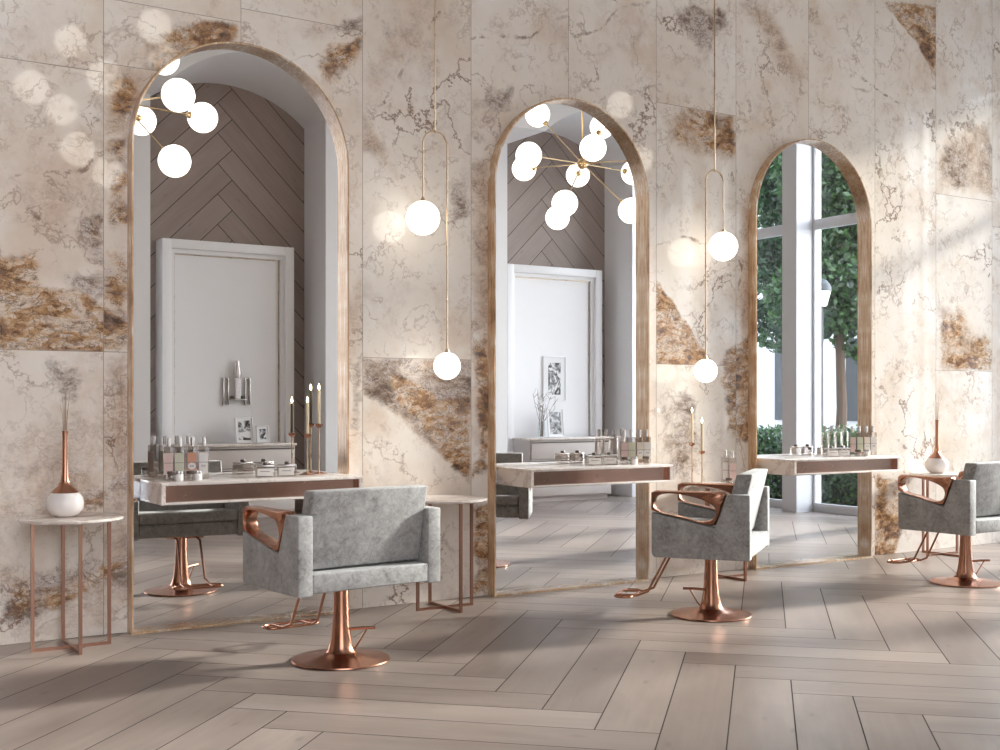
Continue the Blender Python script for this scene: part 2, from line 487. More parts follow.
# natural staining of the slabs: outline (surveyed columns and heights), kind, strength, softness in metres
STAINS = [
    ([(0, 262), (28, 256), (45, 284), (75, 292), (110, 312), (134, 325), (134, 351), (0, 349)], 'rt', 1.0, .08),
    ([(20, 300), (70, 300), (120, 316), (126, 334), (80, 338), (30, 320)], 'g', .95, .08),
    ([(0, 334), (60, 340), (134, 344), (134, 351), (0, 349)], 'rg', 1.0, .05),
    ([(-40, 250), (0, 250), (0, 349), (-40, 349)], 'g', .8, .12),
    ([(12, 256), (36, 252), (44, 290), (18, 306)], 'r', .8, .08),
    ([(72, 222), (106, 214), (106, 266), (84, 262)], 'gr', .7, .10),
    ([(60, 270), (132, 270), (132, 300), (60, 292)], 'g', .55, .12),
    ([(140, 34), (178, 20), (235, 26), (232, 44), (190, 60), (160, 80), (140, 70)], 'rg', .80, .10),
    ([(312, 62), (330, 42), (362, 38), (362, 62), (336, 86), (318, 82)], 'r', .62, .08),
    ([(0, 12), (22, 12), (30, 36), (0, 44)], 'g', .45, .14),
    ([(48, 8), (84, 14), (80, 48), (56, 40)], 'g', .45, .14),
    ([(362, 360), (470, 359), (470, 480), (452, 462), (430, 436), (398, 412), (374, 394), (362, 388)], 'gt', .85, .10),
    ([(362, 360), (470, 359), (470, 484), (440, 456), (410, 426), (384, 402), (362, 396)], 'tg', 1.0, .05),
    ([(440, 400), (470, 396), (470, 480), (455, 468), (444, 440)], 'rg', 1.0, .08),
    ([(390, 372), (430, 392), (470, 420), (470, 480), (452, 462), (424, 430), (396, 400)], 'r', .90, .08),
    ([(400, 366), (440, 366), (450, 396), (420, 390)], 'g', .5, .12),
    ([(470, 340), (493, 330), (493, 470), (470, 480)], 'rt', .70, .10),
    ([(470, 505), (493, 500), (493, 590), (470, 596)], 'rg', .85, .10),
    ([(470, 96), (515, 88), (500, 128), (480, 150), (470, 140)], 'g', .62, .12),
    ([(450, 168), (470, 160), (470, 250), (452, 240)], 'g', .55, .12),
    ([(362, 112), (378, 130), (410, 180), (440, 228), (432, 236), (394, 188), (362, 150)], 't', .75, .12),
    ([(470, 160), (493, 150), (493, 330), (470, 330)], 't', .80, .12),
    ([(655, 282), (668, 300), (698, 342), (714, 366), (655, 366)], 'R', 1.1, .05),
    ([(657, 112), (690, 104), (735, 112), (735, 156), (700, 158), (670, 142)], 'tr', .80, .10),
    ([(692, 110), (735, 112), (735, 154), (704, 156)], 'rg', .85, .08),
    ([(668, 0), (735, 0), (722, 56), (700, 66), (684, 40)], 'gt', .60, .14),
    ([(735, 0), (770, 0), (806, 70), (806, 92), (780, 66)], 't', .85, .14),
    ([(882, 0), (936, 8), (936, 78), (914, 42)], 'R', .95, .06),
    ([(938, 150), (958, 128), (993, 112), (993, 196), (938, 188)], 'tg', .80, .12),
    ([(938, 300), (962, 310), (978, 330), (993, 346), (993, 371), (938, 370)], 'tr', .85, .12),
    ([(948, 352), (993, 350), (993, 371), (944, 368)], 'r', .8, .06),
    ([(655, 400), (690, 390), (706, 440), (690, 490), (655, 480)], 'g', .52, .14),
    ([(722, 352), (753, 330), (753, 446), (726, 430)], 'r', .72, .10),
    ([(740, 200), (756, 190), (756, 330), (740, 330)], 't', .95, .10),
    ([(873, 470), (900, 474), (908, 520), (896, 560), (873, 562)], 'rg', .72, .10),
    ([(0, 570), (60, 572), (100, 560), (134, 552), (134, 590), (70, 606), (0, 624)], 'gr', .72, .14),
    ([(40, 596), (80, 574), (126, 556), (130, 566), (88, 592), (52, 612)], 'r', .75, .08),
    ([(0, 470), (40, 452), (90, 440), (96, 462), (40, 480), (0, 496)], 'g', .40, .14),
    ([(50, 360), (92, 366), (96, 410), (60, 404)], 'g', .50, .12),
    ([(106, 140), (134, 120), (134, 230), (106, 230)], 'rt', .68, .12),
    ([(106, 250), (134, 250), (134, 340), (106, 340)], 'r', .60, .12),
    ([(106, 360), (134, 360), (134, 620), (106, 620)], 't', .75, .12),
    ([(364, 250), (340, 340), (350, 362), (362, 360)], 't', .70, .10),
    ([(350, 360), (362, 360), (362, 430), (350, 430)], 'g', .80, .08),
    ([(-40, 430), (134, 400), (134, 640), (-40, 650)], 't', .55, .2),
    ([(-40, 40), (110, 90), (134, 130), (134, 250), (60, 240), (-40, 200)], 't', .48, .25),
    ([(362, 0), (470, 0), (470, 120), (362, 100)], 't', .42, .2),
    ([(60, 500), (126, 470), (130, 486), (70, 530)], 'gr', .7, .08),
    ([(104, 60), (150, 76), (134, 130), (104, 140)], 'tr', .8, .1),
    ([(320, 20), (362, 16), (362, 34), (330, 40)], 'g', .6, .1),
    ([(806, 110), (850, 100), (875, 160), (860, 180)], 't', .40, .16),
    ([(390, 560), (470, 560), (470, 600), (390, 606)], 't', .55, .16),
    ([(560, 40), (655, 10), (655, 60), (600, 70)], 't', .42, .16),
    ([(240, 10), (330, 4), (330, 40), (290, 50), (240, 34)], 't', .40, .16),
]
# long cracks drawn as polylines
CRACKS = [
    [(0, 182), (14, 176), (44, 172), (84, 172), (92, 160)],
    [(14, 176), (18, 192), (30, 210), (44, 222)],
    [(384, 102), (420, 40), (440, 10)], [(470, 38), (500, 36), (530, 38), (552, 20), (568, 16)],
    [(568, 28), (574, 36), (600, 30), (618, 8), (650, 2)],
    [(852, 70), (872, 86), (890, 98), (908, 108), (926, 120)], [(852, 88), (868, 92), (874, 86)],
    [(380, 440), (394, 446), (404, 452), (398, 466)],
    [(470, 232), (488, 228)], [(474, 238), (480, 250), (493, 250)],
    [(670, 234), (690, 238), (716, 250)], [(735, 250), (742, 268), (738, 290)],
    [(876, 420), (930, 470), (968, 520)],
    [(655, 20), (690, 14)], [(640, 90), (600, 88), (570, 92)], [(30, 300), (60, 340), (96, 348)],
]
def img_to_wall(p): return (X_at(p[0], 0), Z_at(p[0], p[1], 0))
STW = [([img_to_wall(p) for p in poly], k, s, soft) for poly, k, s, soft in STAINS]
CRW = [[img_to_wall(p) for p in c] for c in CRACKS]

TW = .7677
X0T = 2.405 - 8 * TW
seams = {  # per column (first column starts at X0T): heights of horizontal joints
    5: [1.52, 3.02], 6: [1.52, 3.02], 7: [1.52, 3.07, 3.42], 8: [3.5], 9: [1.52, 4.9], 10: [.30, 4.9], 11: [4.95], 12: [1.52, 3.38],
    13: [4.9], 14: [5.0], 15: [4.9], 16: [1.52, 3.02], 17: [2.8], 18: [1.52], 4: [1.52], 3: [3.02], 2: [1.52], 1: [3.02], 0: [1.52]}
V, Fc, FM, AO, AS = [], [], [], [], []
step = .018
nseg = 0
rr = random.Random(11)
col = 0
x = X0T
Vn, On, Sn, Dn = [], [], [], []
while x < XG + .02:
    xa, xb = max(x, XL), min(x + TW, XG + .02)
    if xb > xa + .01:
        zs = [0.0] + seams.get(col, [1.52]) + [CEIL]
        for z0, z1 in zip(zs, zs[1:]):
            g = .0016
            nx = max(2, int((xb - xa) / step)); nz = max(2, int((z1 - z0) / step))
            gx, gz = np.meshgrid(np.linspace(xa + g, xb - g, nx + 1), np.linspace(z0 + g, z1 - g, nz + 1))
            b = sum(len(q) for q in Vn)
            Vn.append(np.stack([gx.ravel(), np.zeros(gx.size), gz.ravel()], 1))
            On.append(np.tile(np.array([[rr.uniform(-30, 30), rr.uniform(-30, 30), rr.uniform(-30, 30)]]), (gx.size, 1)))
            px, pz = gx.ravel(), gz.ravel()
            S = np.zeros((gx.size, 4), np.float32); S[:, 3] = 1
            cx, cz = (xa + xb) / 2, (z0 + z1) / 2
            for poly, k, s, soft in STW:
                # a stain stays within its own slab
                mx = sum(p[0] for p in poly) / len(poly)
                bx0, bx1 = min(p[0] for p in poly), max(p[0] for p in poly)
                bz0, bz1 = min(p[1] for p in poly), max(p[1] for p in poly)
                if bx1 < xa - .15 or bx0 > xb + .15 or bz1 < z0 - .15 or bz0 > z1 + .15: continue
                # ignore slabs the outline barely touches
                if min(bx1, xb) - max(bx0, xa) < .035 or min(bz1, z1) - max(bz0, z0) < .05: continue
                m = s * smoothstep(soft, -soft, poly_sdf(px, pz, poly))
                for i, ch in enumerate(k):
                    w = 1.0 if i == 0 else .6
                    if ch == 'R': S[:, 0] = np.maximum(S[:, 0], m)
                    else:
                        ci = {'r': 0, 'g': 1, 't': 2}[ch]
                        S[:, ci] = np.maximum(S[:, ci], m * w)
            Sn.append(S)
            dc = np.full(gx.size, .3)
            for cr in CRW:
                if max(p[0] for p in cr) < xa - .05 or min(p[0] for p in cr) > xb + .05: continue
                for (ax, az), (bx, bz) in zip(cr, cr[1:]):
                    ex, ez = bx - ax, bz - az
                    tt = np.clip(((px - ax) * ex + (pz - az) * ez) / (ex * ex + ez * ez), 0, 1)
                    dc = np.minimum(dc, np.hypot(px - ax - tt * ex, pz - az - tt * ez))
            Dn.append(dc)
            idx = b + np.arange((nx + 1) * (nz + 1)).reshape(nz + 1, nx + 1)
            q = np.stack([idx[:-1, :-1], idx[:-1, 1:], idx[1:, 1:], idx[1:, :-1]], -1).reshape(-1, 4)
            Fc.append(q)
    x += TW; col += 1
Vn = np.concatenate(Vn); On = np.concatenate(On); Sn = np.concatenate(Sn); Fc = np.concatenate(Fc)
Dn = np.concatenate(Dn + [np.full(8, .3)])
nb = len(Vn)
back = np.array([(XL, .004, -.03), (XG + .02, .004, -.03), (XG + .02, .004, CEIL), (XL, .004, CEIL),
                 (XL, .2, 0), (XG + .02, .2, 0), (XG + .02, .2, CEIL), (XL, .2, CEIL)])
Vn = np.concatenate([Vn, back]); On = np.concatenate([On, np.zeros((8, 3))]); Sn = np.concatenate([Sn, np.zeros((8, 4), np.float32)])
faces = [tuple(f) for f in Fc] + [(nb, nb + 1, nb + 2, nb + 3), (nb + 5, nb + 4, nb + 7, nb + 6), (nb, nb + 3, nb + 7, nb + 4), (nb + 1, nb + 5, nb + 6, nb + 2)]
w = np_mesh('wall_back', Vn, faces, [M['marble_wall'], M['grout']], None, [0] * len(Fc) + [1] * 4,
            [('tile_offset', 'FLOAT_VECTOR', On), ('stain', 'FLOAT_COLOR', Sn), ('crack', 'FLOAT', Dn)])
tag(w, kind='structure')

# ------------------------------------------------------------------ the rest of the shell
o = MB().box(XL - .2, XG + .3, -7.6, .2, CEIL, CEIL + .2).build('ceiling', M['ceiling'], smooth=False); tag(o, kind='structure')
o = MB().box(XL - .2, XL, -7.6, .2, -.02, CEIL).build('wall_left', M['wall_brown'], smooth=False); tag(o, kind='structure')

# opposite wall with two arched niches (outline extruded from its face to the back)
def arch_pts(cx, n=24):
    a = math.asin(N_HW / N_R); zc = N_SPR + N_RISE - N_R
    return [(cx + N_R * math.sin(t), zc + N_R * math.cos(t)) for t in np.linspace(-a, a, n)]
WX0, WX1 = 2.05, 9.95
m = MB()
# piers
for xa, xb in ((WX0, N_CX[0] - N_HW), (N_CX[0] + N_HW, N_CX[1] - N_HW), (N_CX[1] + N_HW, WX1)):
    m.box(xa, xb, NB - .25, YF, 0, N_SPR)
# spandrels with the vaults
cuts = [WX0] + [c + s * N_HW for c in N_CX for s in (-1, 1)] + [WX1]
for i in range(0, 6, 2):
    m.box(cuts[i], cuts[i + 1], NB - .25, YB, N_SPR, CEIL)
for cx in N_CX:
    pts = arch_pts(cx)
    for a, b in zip(pts, pts[1:]):
        m.prism([a, b, (b[0], CEIL), (a[0], CEIL)], 'y', NB - .25, YB)
wf = m.build('wall_front', M['white'], smooth=False); tag(wf, kind='structure')
o = MB().box(XL, -.9, NB - .25, YF, 0, CEIL).build('wall_fill_blocker', M['wall_brown'], smooth=False); tag(o, kind='structure')  # unseen wall segment added to cut the fill light from behind left
for i, cx in enumerate(N_CX):
    clip = [(cx + N_HW, 0)] + [(cx + N_HW, N_SPR)] + list(reversed(arch_pts(cx)))[1:-1] + [(cx - N_HW, N_SPR), (cx - N_HW, 0)]
    pl = herringbone(clip, .24, 6, (cx + 1.13) * math.cos(PI / 4) + .005, -(cx + 1.13) * math.sin(PI / 4) + .005, PI / 4, .008)
    pn = plank_surface('wall_niche_' + str(i + 1), clip, [], M['floor_grout'], M['floor_grout'], 0, lambda x, y, h: (x, NB, y))
    V = [v.co.copy() for v in pn.data.vertices]
    bpy.data.objects.remove(pn)
    VV, FF, AA, MM = [(v.x, NB - .002, v.z) for v in V], [tuple(range(len(V)))], [(0, 0, 0)] * len(V), [1]
    for poly, loc in pl:
        b = len(VV)
        VV += [(p[0], NB + .001, p[1]) for p in poly]; AA += loc; FF.append(tuple(range(b, b + len(poly)))); MM.append(0)
    pn = np_mesh('wall_niche_' + str(i + 1), VV, FF, [M['niche'], M['floor_grout']], None, MM, [('plank', 'FLOAT_VECTOR', AA)])
    tag(pn, kind='structure')

# window wall on the right: header, piers
PIERS = [(-.14, 0.0), (-1.75, -1.53), (-3.25, -3.03), (-4.75, -4.53), (-6.25, -6.03)]
WTOP = 4.35
m = MB()
m.box(XR, XG + .25, -7.6, 0.0, WTOP, CEIL)
for a, b in PIERS: m.box(XR, XG + .12, a, b, 0, WTOP)
m.box(XR - .1, XG + .12, -7.6, -7.0, 0, WTOP)
o = m.build('wall_right', M['window_white'], smooth=False); tag(o, kind='structure')
spans = [(-1.53, -.14), (-3.03, -1.75), (-4.53, -3.25), (-6.03, -4.75), (-7.0, -6.25)]
for i, (a, b) in enumerate(spans):
    m = MB(); f = .030
    m.box(XG - .022, XG + .022, a, a + f, 0, WTOP, .004).box(XG - .022, XG + .022, b - f, b, 0, WTOP, .004)
    m.box(XG - .022, XG + .022, a + f, b - f, 0, .10, .004).box(XG - .022, XG + .022, a + f, b - f, WTOP - .08, WTOP, .004)
    m.box(XG - .022, XG + .022, a + f, b - f, 3.21, 3.33, .004)
    wo = m.build('window_' + str(i + 1), M['window_white']); tag(wo, kind='structure')
    for z0, z1 in ((.10, 3.21), (3.33, WTOP - .08)):
        MB().box(XG - .006, XG + .006, a + f, b - f, z0, z1).build('pane', M['pane'], wo, smooth=False)

# ------------------------------------------------------------------ mirrors
MCX = (2.405, 4.708, 7.011)
MW, MTOP = .642, 3.283          # half width and top of the frame
FT, FD = .012, .08             # frame thickness and depth
def arch_outline(hw, top, n=40, z0=0.0):
    zc = top - hw
    return [(-hw, z0)] + [(hw * math.cos(t), zc + hw * math.sin(t)) for t in np.linspace(PI, 0, n)] + [(hw, z0)]
def make_mirror(loc, label):
    t = empty('arched_mirror', loc, 0, label, 'mirror', 'tall arched mirrors on the marble wall')
    b = bmesh.new()
    ou = arch_outline(MW, MTOP); inn = arch_outline(MW - FT, MTOP - FT, z0=.012)
    # frame ring: front, back, inner and outer walls
    def rn(p, y): return [b.verts.new((q[0], y, q[1])) for q in p]
    rings = [rn(ou, 0), rn(ou, -FD + .004), rn([(q[0] * .994, q[1] - .003 if q[1] > .1 else q[1]) for q in ou], -FD), rn(inn, -FD), rn(inn, 0)]
    n = len(ou)
    for k in range(5):
        R, S = rings[k], rings[(k + 1) % 5]
        for i in range(n):
            j = (i + 1) % n
            b.faces.new((R[i], R[j], S[j], S[i]))
    bmesh.ops.recalc_face_normals(b, faces=b.faces)
    m = MB(); m._merge(b)
    m.build('frame', M['frame'], t, ang=30)
    g = MB(); pts = arch_outline(MW - FT + .004, MTOP - FT + .004, z0=.008)
    g.prism(pts, 'y', -.010, -.004)
    g.build('mirror_glass', M['mirror'], t, smooth=False)
    return t
make_mirror((MCX[0], 0, 0), 'tallest looking arched mirror in bronze frame, with candles and bottles before it')
make_mirror((MCX[1], 0, 0), 'middle arched mirror in bronze frame reflecting the whole globe chandelier')
make_mirror((MCX[2], 0, 0), 'arched mirror in bronze frame reflecting green trees through a window')

# ------------------------------------------------------------------ vanities
VZ, VD, VH = .829, .40, .115
VW = 1.15
def make_vanity(loc, label):
    t = empty('vanity_shelf', loc, 0, label, 'vanity shelf', 'floating marble vanity shelves')
    m = MB(); yb = -.012
    m.box(0, VW, -VD, yb, VH - .016, VH, .002).box(0, VW, -VD, yb, 0, .012, .002)
    m.box(0, .022, -VD, yb, .012, VH - .016).box(VW - .022, VW, -VD, yb, .012, VH - .016)
    m.box(.022, VW - .022, -.06, yb, .012, VH - .016)
    m.build('marble_case', M['stone'], t, ang=30)
    d = MB()
    d.box(.022, VW - .022, -VD + .035, -VD + .05, .012, VH - .016)
    d.box(.0221, .026, -VD + .002, -VD + .035, .0121, VH - .0161).box(VW - .026, VW - .0221, -VD + .002, -VD + .035, .0121, VH - .0161)
    d.build('metal_front', M['liner'], t, smooth=False)
    return t
vl = ['floating marble vanity with brown metal front carrying lit candles and labelled bottles',
      'floating marble vanity with brown metal front at the middle mirror',
      'floating marble vanity with brown metal front at the mirror full of trees']
for i in range(3): make_vanity((MCX[i] - VW / 2, 0, VZ - VH), vl[i])

# ------------------------------------------------------------------ salon chair
def make_chair(loc, rz, label):
    t = empty('salon_chair', loc, rz, label, 'chair', 'grey swivel salon chairs')
    R, Fy = -.285, .265
    for s in (-1, 1):
        xc = s * .3525; h = .0375
        m = MB().prism([(R, .375), (Fy - .015, .375), (Fy, .395), (Fy, .628), (-.093, .552), (-.165, .738), (R, .738)], 'x', xc - h, xc + h, .007, 3)
        m.build('side_panel', M['fabric'], t)
        # copper armrest loop set into the notch of the panel
        outer = [(Fy + .004, .750), (-.158, .750), (-.090, .557), (Fy + .004, .636)]
        cx, cz = .078, .660
        n = 64; b = bmesh.new(); sec = []
        for i in range(n):
            a = 2 * PI * i / n; dx, dz = math.cos(a), math.sin(a)
            best = 9
            for j in range(4):
                p, q = outer[j], outer[(j + 1) % 4]
                ex, ez = q[0] - p[0], q[1] - p[1]
                den = dx * ez - dz * ex
                if abs(den) < 1e-9: continue
                tt = ((p[0] - cx) * ez - (p[1] - cz) * ex) / den
                uu = ((p[0] - cx) * dz - (p[1] - cz) * dx) / den
                if tt > 0 and -1e-6 <= uu <= 1 + 1e-6: best = min(best, tt)
            po = (cx + dx * best, cz + dz * best)
            # hole: tilted rounded oval
            c2, s2 = math.cos(.17), math.sin(.17)
            ux, uz = dx * c2 + dz * s2, -dx * s2 + dz * c2
            e = (abs(ux / .176) ** 2.5 + abs(uz / .066) ** 2.5) ** (-1 / 2.5)
            e = min(e, best - .010)
            pi_ = (cx + dx * e, cz + dz * e)
            ring = []
            for f, k in ((0, .62), (.18, 1), (.82, 1), (1, .62), (1, -.62), (.82, -1), (.18, -1), (0, -.62)):
                ring.append(b.verts.new((xc + k * .036, po[0] + (pi_[0] - po[0]) * f, po[1] + (pi_[1] - po[1]) * f)))
            sec.append(ring)
        for i in range(n):
            A, B = sec[i], sec[(i + 1) % n]
            for k in range(8): b.faces.new((A[k], A[(k + 1) % 8], B[(k + 1) % 8], B[k]))
        bmesh.ops.recalc_face_normals(b, faces=b.faces)
        m = MB(); m._merge(b); m.build('armrest', M['copper'], t, ang=50)
    # backrest leans back between the panels
    MB().prism([(-.205, .483), (-.105, .483), (-.200, .848), (-.288, .848)], 'x', -.3145, .3145, .010, 3).build('backrest', M['fabric'], t)
    MB().prism([(R, .385), (.25, .385), (.25, .473), (R, .473)], 'x', -.3145, .3145, .008, 3).build('seat_base', M['fabric'], t)
    MB().prism([(-.095, .475), (.265, .475), (.27, .550), (-.095, .530)], 'x', -.3145, .3145, .020, 4).build('seat_cushion', M['fabric'], t)
    MB().box(-.12, .12, -.14, .14, .362, .385, .006).build('mounting_plate', M['copper'], t)
    MB().lathe([(0, 0), (.232, 0), (.238, .004), (.236, .010), (.20, .015), (.14, .023), (.09, .034), (.064, .050)], seg=64).build('base', M['copper'], t)
    MB().lathe([(.082, .037), (.066, .052), (.056, .080), (.048, .125), (.0415, .19), (.0375, .28), (.0365, .365)], seg=40).build('column', M['copper'], t)
    # footrest: two slanting rods and a long flat loop
    f = MB()
    for s in (-1, 1):
        f.tube([(s * .07, .10, .372), (s * .07, .24, .36), (s * .075, .36, .13), (s * .085, .42, .105), (s * .085, .56, .10)], .0075, 10)
    f.build('footrest_rod', M['copper'], t, ang=50)
    g = MB()
    loop = []
    for a in np.linspace(0, 2 * PI, 28, endpoint=False):
        c_, s_ = math.cos(a), math.sin(a)
        loop.append((.15 * abs(c_) ** .5 * (1 if c_ >= 0 else -1), .50 + .055 * abs(s_) ** .6 * (1 if s_ >= 0 else -1), .10))
    g.tube(loop, .008, 8, closed=True)
    g.build('foot_plate', M['copper'], t, ang=60)
    # pump pedal
    a = math.radians(-38); u = Vector((math.cos(a), math.sin(a), 0)); z = Vector((0, 0, 1))
    MB().tube([u * .044 + z * .150, u * .10 + z * .156, u * .165 + z * .157], .0075, 8).tube([u * .125 + z * .152, u * .075 + z * .068, u * .066 + z * .056], .0045, 8).build('pump_pedal', M['copper'], t)
    return t
specs = [(341, 660, math.radians(6), 'grey swivel salon chair seen from behind, in front of the tallest mirror'),
         (711, 615, math.radians(37), 'grey swivel salon chair turned sideways beside the candles, copper arm loops in view'),
         (965.5, 583, math.radians(3), 'grey swivel salon chair cut off by the edge of the photo, near the last vase')]
proto = None
for px, py, turn, lab in specs:
    D = CAM_H * F / (py - 402); d = ray(px); loc = (d[0] * D, CAM_Y + d[1] * D, 0)
    if proto is None: proto = make_chair(loc, turn, lab)
    else:
        c = copy_tree(proto); c.location = loc; c.rotation_euler = (0, 0, turn); c['label'] = lab
        if px == 711:
            for ch in c.children:
                if ch.name.startswith('pump_pedal'): ch.rotation_euler = (0, 0, math.radians(150))

# ------------------------------------------------------------------ side tables
TZ = .667
def make_table(loc, rz, label):
    t = empty('side_table', loc, rz, label, 'side table', 'round marble side tables with copper legs')
    MB().lathe([(0, TZ - .018), (.247, TZ - .018), (.255, TZ - .012), (.255, TZ - .004), (.250, TZ), (0, TZ)], seg=64).build('table_top', M['stone'], t)
    r, h = .188, .008
    for k in range(4):
        a = k * PI / 2; x, y = r * math.cos(a), r * math.sin(a)
        MB().box(x - h, x + h, y - h, y + h, .016, TZ - .019).build('leg', M['copper_leg'], t, smooth=False)
    MB().box(-r - h, r + h, -h, h, 0, .016).box(-h, h, h, r + h, 0, .016).box(-h, h, -r - h, -h, 0, .016).build('cross_base', M['copper_leg'], t, smooth=False)
    MB().box(-r - h, r + h, -h, h, TZ - .026, TZ - .0185).box(-h, h, -r - h, r + h, TZ - .0265, TZ - .019).build('top_bracket', M['copper_leg'], t, smooth=False)
    return t
def floor_pt(px, py):
    D = CAM_H * F / (py - 402); d = ray(px); return (d[0] * D, CAM_Y + d[1] * D, 0)
T1 = floor_pt(71.5, 648)
T2 = floor_pt(445, 608)
T3 = (T2[0] + 2.303, T2[1], 0)
T4 = (T2[0] + 4.69, T2[1], 0)
tabs = [(T1, 'round marble side table with copper legs left of the first mirror, carrying a vase'),
        (T2, 'round marble side table with copper legs behind the chair seen from the back'),
        (T3, 'round marble side table carrying two candlesticks, behind the sideways chair'),
        (T4, 'round marble side table carrying a vase, behind the cut off chair')]
tp = None
for loc, lab in tabs:
    if tp is None: tp = make_table(loc, 0, lab)
    else:
        c = copy_tree(tp); c.location = loc; c['label'] = lab

# ------------------------------------------------------------------ reed vases
def make_vase(loc, label):
    t = empty('reed_vase', loc, 0, label, 'vase', 'white vases with copper necks')
    MB().lathe([(0, 0), (.045, 0), (.07, .012), (.090, .042), (.093, .070), (.086, .098), (.070, .120), (.05, .13)], seg=48).build('vase_body', M['ceramic'], t)
    MB().lathe([(.068, .1225), (.056, .138), (.034, .155), (.022, .18), (.016, .22), (.0135, .30), (.013, .40), (.0155, .436), (.012, .436), (.010, .40), (0, .38)], seg=32).build('vase_neck', M['copper'], t)
    r = random.Random(5)
    for k in range(8):
        a = k * 2 * PI / 8 + r.uniform(-.3, .3); s = r.uniform(.008, .030); h = r.uniform(.56, .66)
        MB().tube([(.006 * math.cos(a), .006 * math.sin(a), .385), (s * .5 * math.cos(a), s * .5 * math.sin(a), .52), (s * math.cos(a), s * math.sin(a), h)], .0012, 5, r2=.0007).build('reed', M['reed'], t)
    return t
v1 = make_vase((T1[0] - .025, T1[1] + .03, TZ), 'white vase with copper neck and thin reeds, left of the first mirror')
v2 = copy_tree(v1); v2.location = (T4[0] - .02, T4[1] + .04, TZ); v2['label'] = 'white vase with copper neck and thin reeds, beyond the cut off chair'

# ------------------------------------------------------------------ pendants
PY = -.224
def make_pendant(cx, flip, label):
    t = empty('globe_pendant', (cx, PY, CEIL), 0, label, 'pendant lamp', 'double globe pendants on the marble wall')
    s = 1 if flip else -1     # side of the upper globe
    hw = .084; zt = 2.894 - CEIL; zu = 2.36 - CEIL; zl = 1.47 - CEIL
    MB().lathe([(0, -.03), (.05, -.03), (.06, -.022), (.06, 0), (0, 0)], seg=32).build('canopy', M['brass'], t)
    MB().tube([(0, 0, -.028), (0, 0, zt - .004)], .0048, 8).build('rod', M['brass'], t)
    arc = [(hw * math.cos(a), 0, zt - hw + hw * math.sin(a)) for a in np.linspace(0, PI, 24)]
    ends = (zu + .095, zl + .075) if s > 0 else (zl + .075, zu + .095)
    MB().tube([(hw, 0, ends[0])] + arc + [(-hw, 0, ends[1])], .0052, 8).sphere((0, 0, zt), .010, 12, 8).build('loop_arm', M['brass'], t, ang=60)
    for sx, z, r in ((s, zu, .103), (-s, zl, .083)):
        gl = MB().sphere((sx * hw, 0, z), r, 40, 24).build('globe', M['globe'], t)
        MB().lathe([(0, r + .022), (.008, r + .022), (.015, r + .006), (.018, r - .006), (0, r - .006)], sx * hw, 0, 20, z).build('globe_cap', M['brass'], gl)
    return t
make_pendant((X_at(423, PY) + X_at(447, PY)) / 2, False, 'double globe brass pendant between the first and middle mirrors')
make_pendant((X_at(724, PY) + X_at(705, PY)) / 2, True, 'double globe brass pendant between the middle mirror and the mirror with trees')

# ------------------------------------------------------------------ chandeliers (seen in the mirrors and as glints in the marble)
HUB = (7.02, -2.99, 3.61)
def solve_globes():
    Rr, Uu, Dd = (HUB[0] * RT[0] + (-HUB[1] - CAM_Y) * RT[1]), HUB[2] - CAM_H, (HUB[0] * FW[0] + (-HUB[1] - CAM_Y) * FW[1])
    res = []
    for px, py, far in GLOBES:
        a, b = (px - 500) / F, (402 - py) / F
        # point (a t - Rr, b t - Uu, t - Dd) at arm length from the hub
        A = a * a + b * b + 1; B = -2 * (a * Rr + b * Uu + Dd); Cc = Rr * Rr + Uu * Uu + Dd * Dd - .72 ** 2
        disc = B * B - 4 * A * Cc
        if disc < 0: disc = 0
        tt = (-B + (1 if far else -1) * math.sqrt(disc)) / (2 * A)
        res.append((a * tt - Rr, b * tt - Uu, tt - Dd))
    return res
GLOBES = [(536.5, 115, True), (527.6, 155.6, False), (523, 169, True), (591.7, 148.4, False), (576.8, 175.5, True), (563.6, 203.6, False),
          (556.4, 218, True), (629.6, 211, False), (600.8, 127, True), (632, 173, True), (640, 160, False), (620, 105, False)]
OFFS = solve_globes()
def make_chandelier(loc, label):
    t = empty('globe_chandelier', loc, 0, label, 'chandelier', 'brass globe chandeliers')
    MB().sphere((0, 0, 0), .055, 24, 16).build('hub', M['gold'], t)
    MB().tube([(0, 0, .05), (0, 0, CEIL - loc[2] - .03)], .009, 10).build('stem', M['gold'], t)
    MB().lathe([(0, -.03), (.06, -.03), (.07, -.02), (.07, 0), (0, 0)], cz=CEIL - loc[2], seg=32).build('canopy', M['gold'], t)
    offs = OFFS
    for r, u, d in offs:
        v = Vector((r * RT[0] + d * FW[0], -(r * RT[1] + d * FW[1]), u))      # the mirror turns y about
        L = v.length; n = v / L
        a = MB().tube([n * .04, n * (L - .135)], .006, 8).build('arm', M['gold'], t)
        q = MB().lathe([(0, -.03), (.012, -.03), (.026, -.012), (.034, .012), (0, .012)], seg=20)
        q.move(Matrix.Translation(n * (L - .122)) @ n.to_track_quat('Z', 'Y').to_matrix().to_4x4())
        q.build('globe_holder', M['gold'], a)
        MB().sphere(v, .124, 32, 20).build('globe', M['globe'], t)
    return t
ch1 = make_chandelier((HUB[0] - 4.50, HUB[1], HUB[2]), 'brass globe chandelier reflected at the edge of the tallest mirror')
ch1.rotation_euler = (0, 0, math.radians(-5))
make_chandelier(HUB, 'brass globe chandelier reflected whole in the middle mirror')

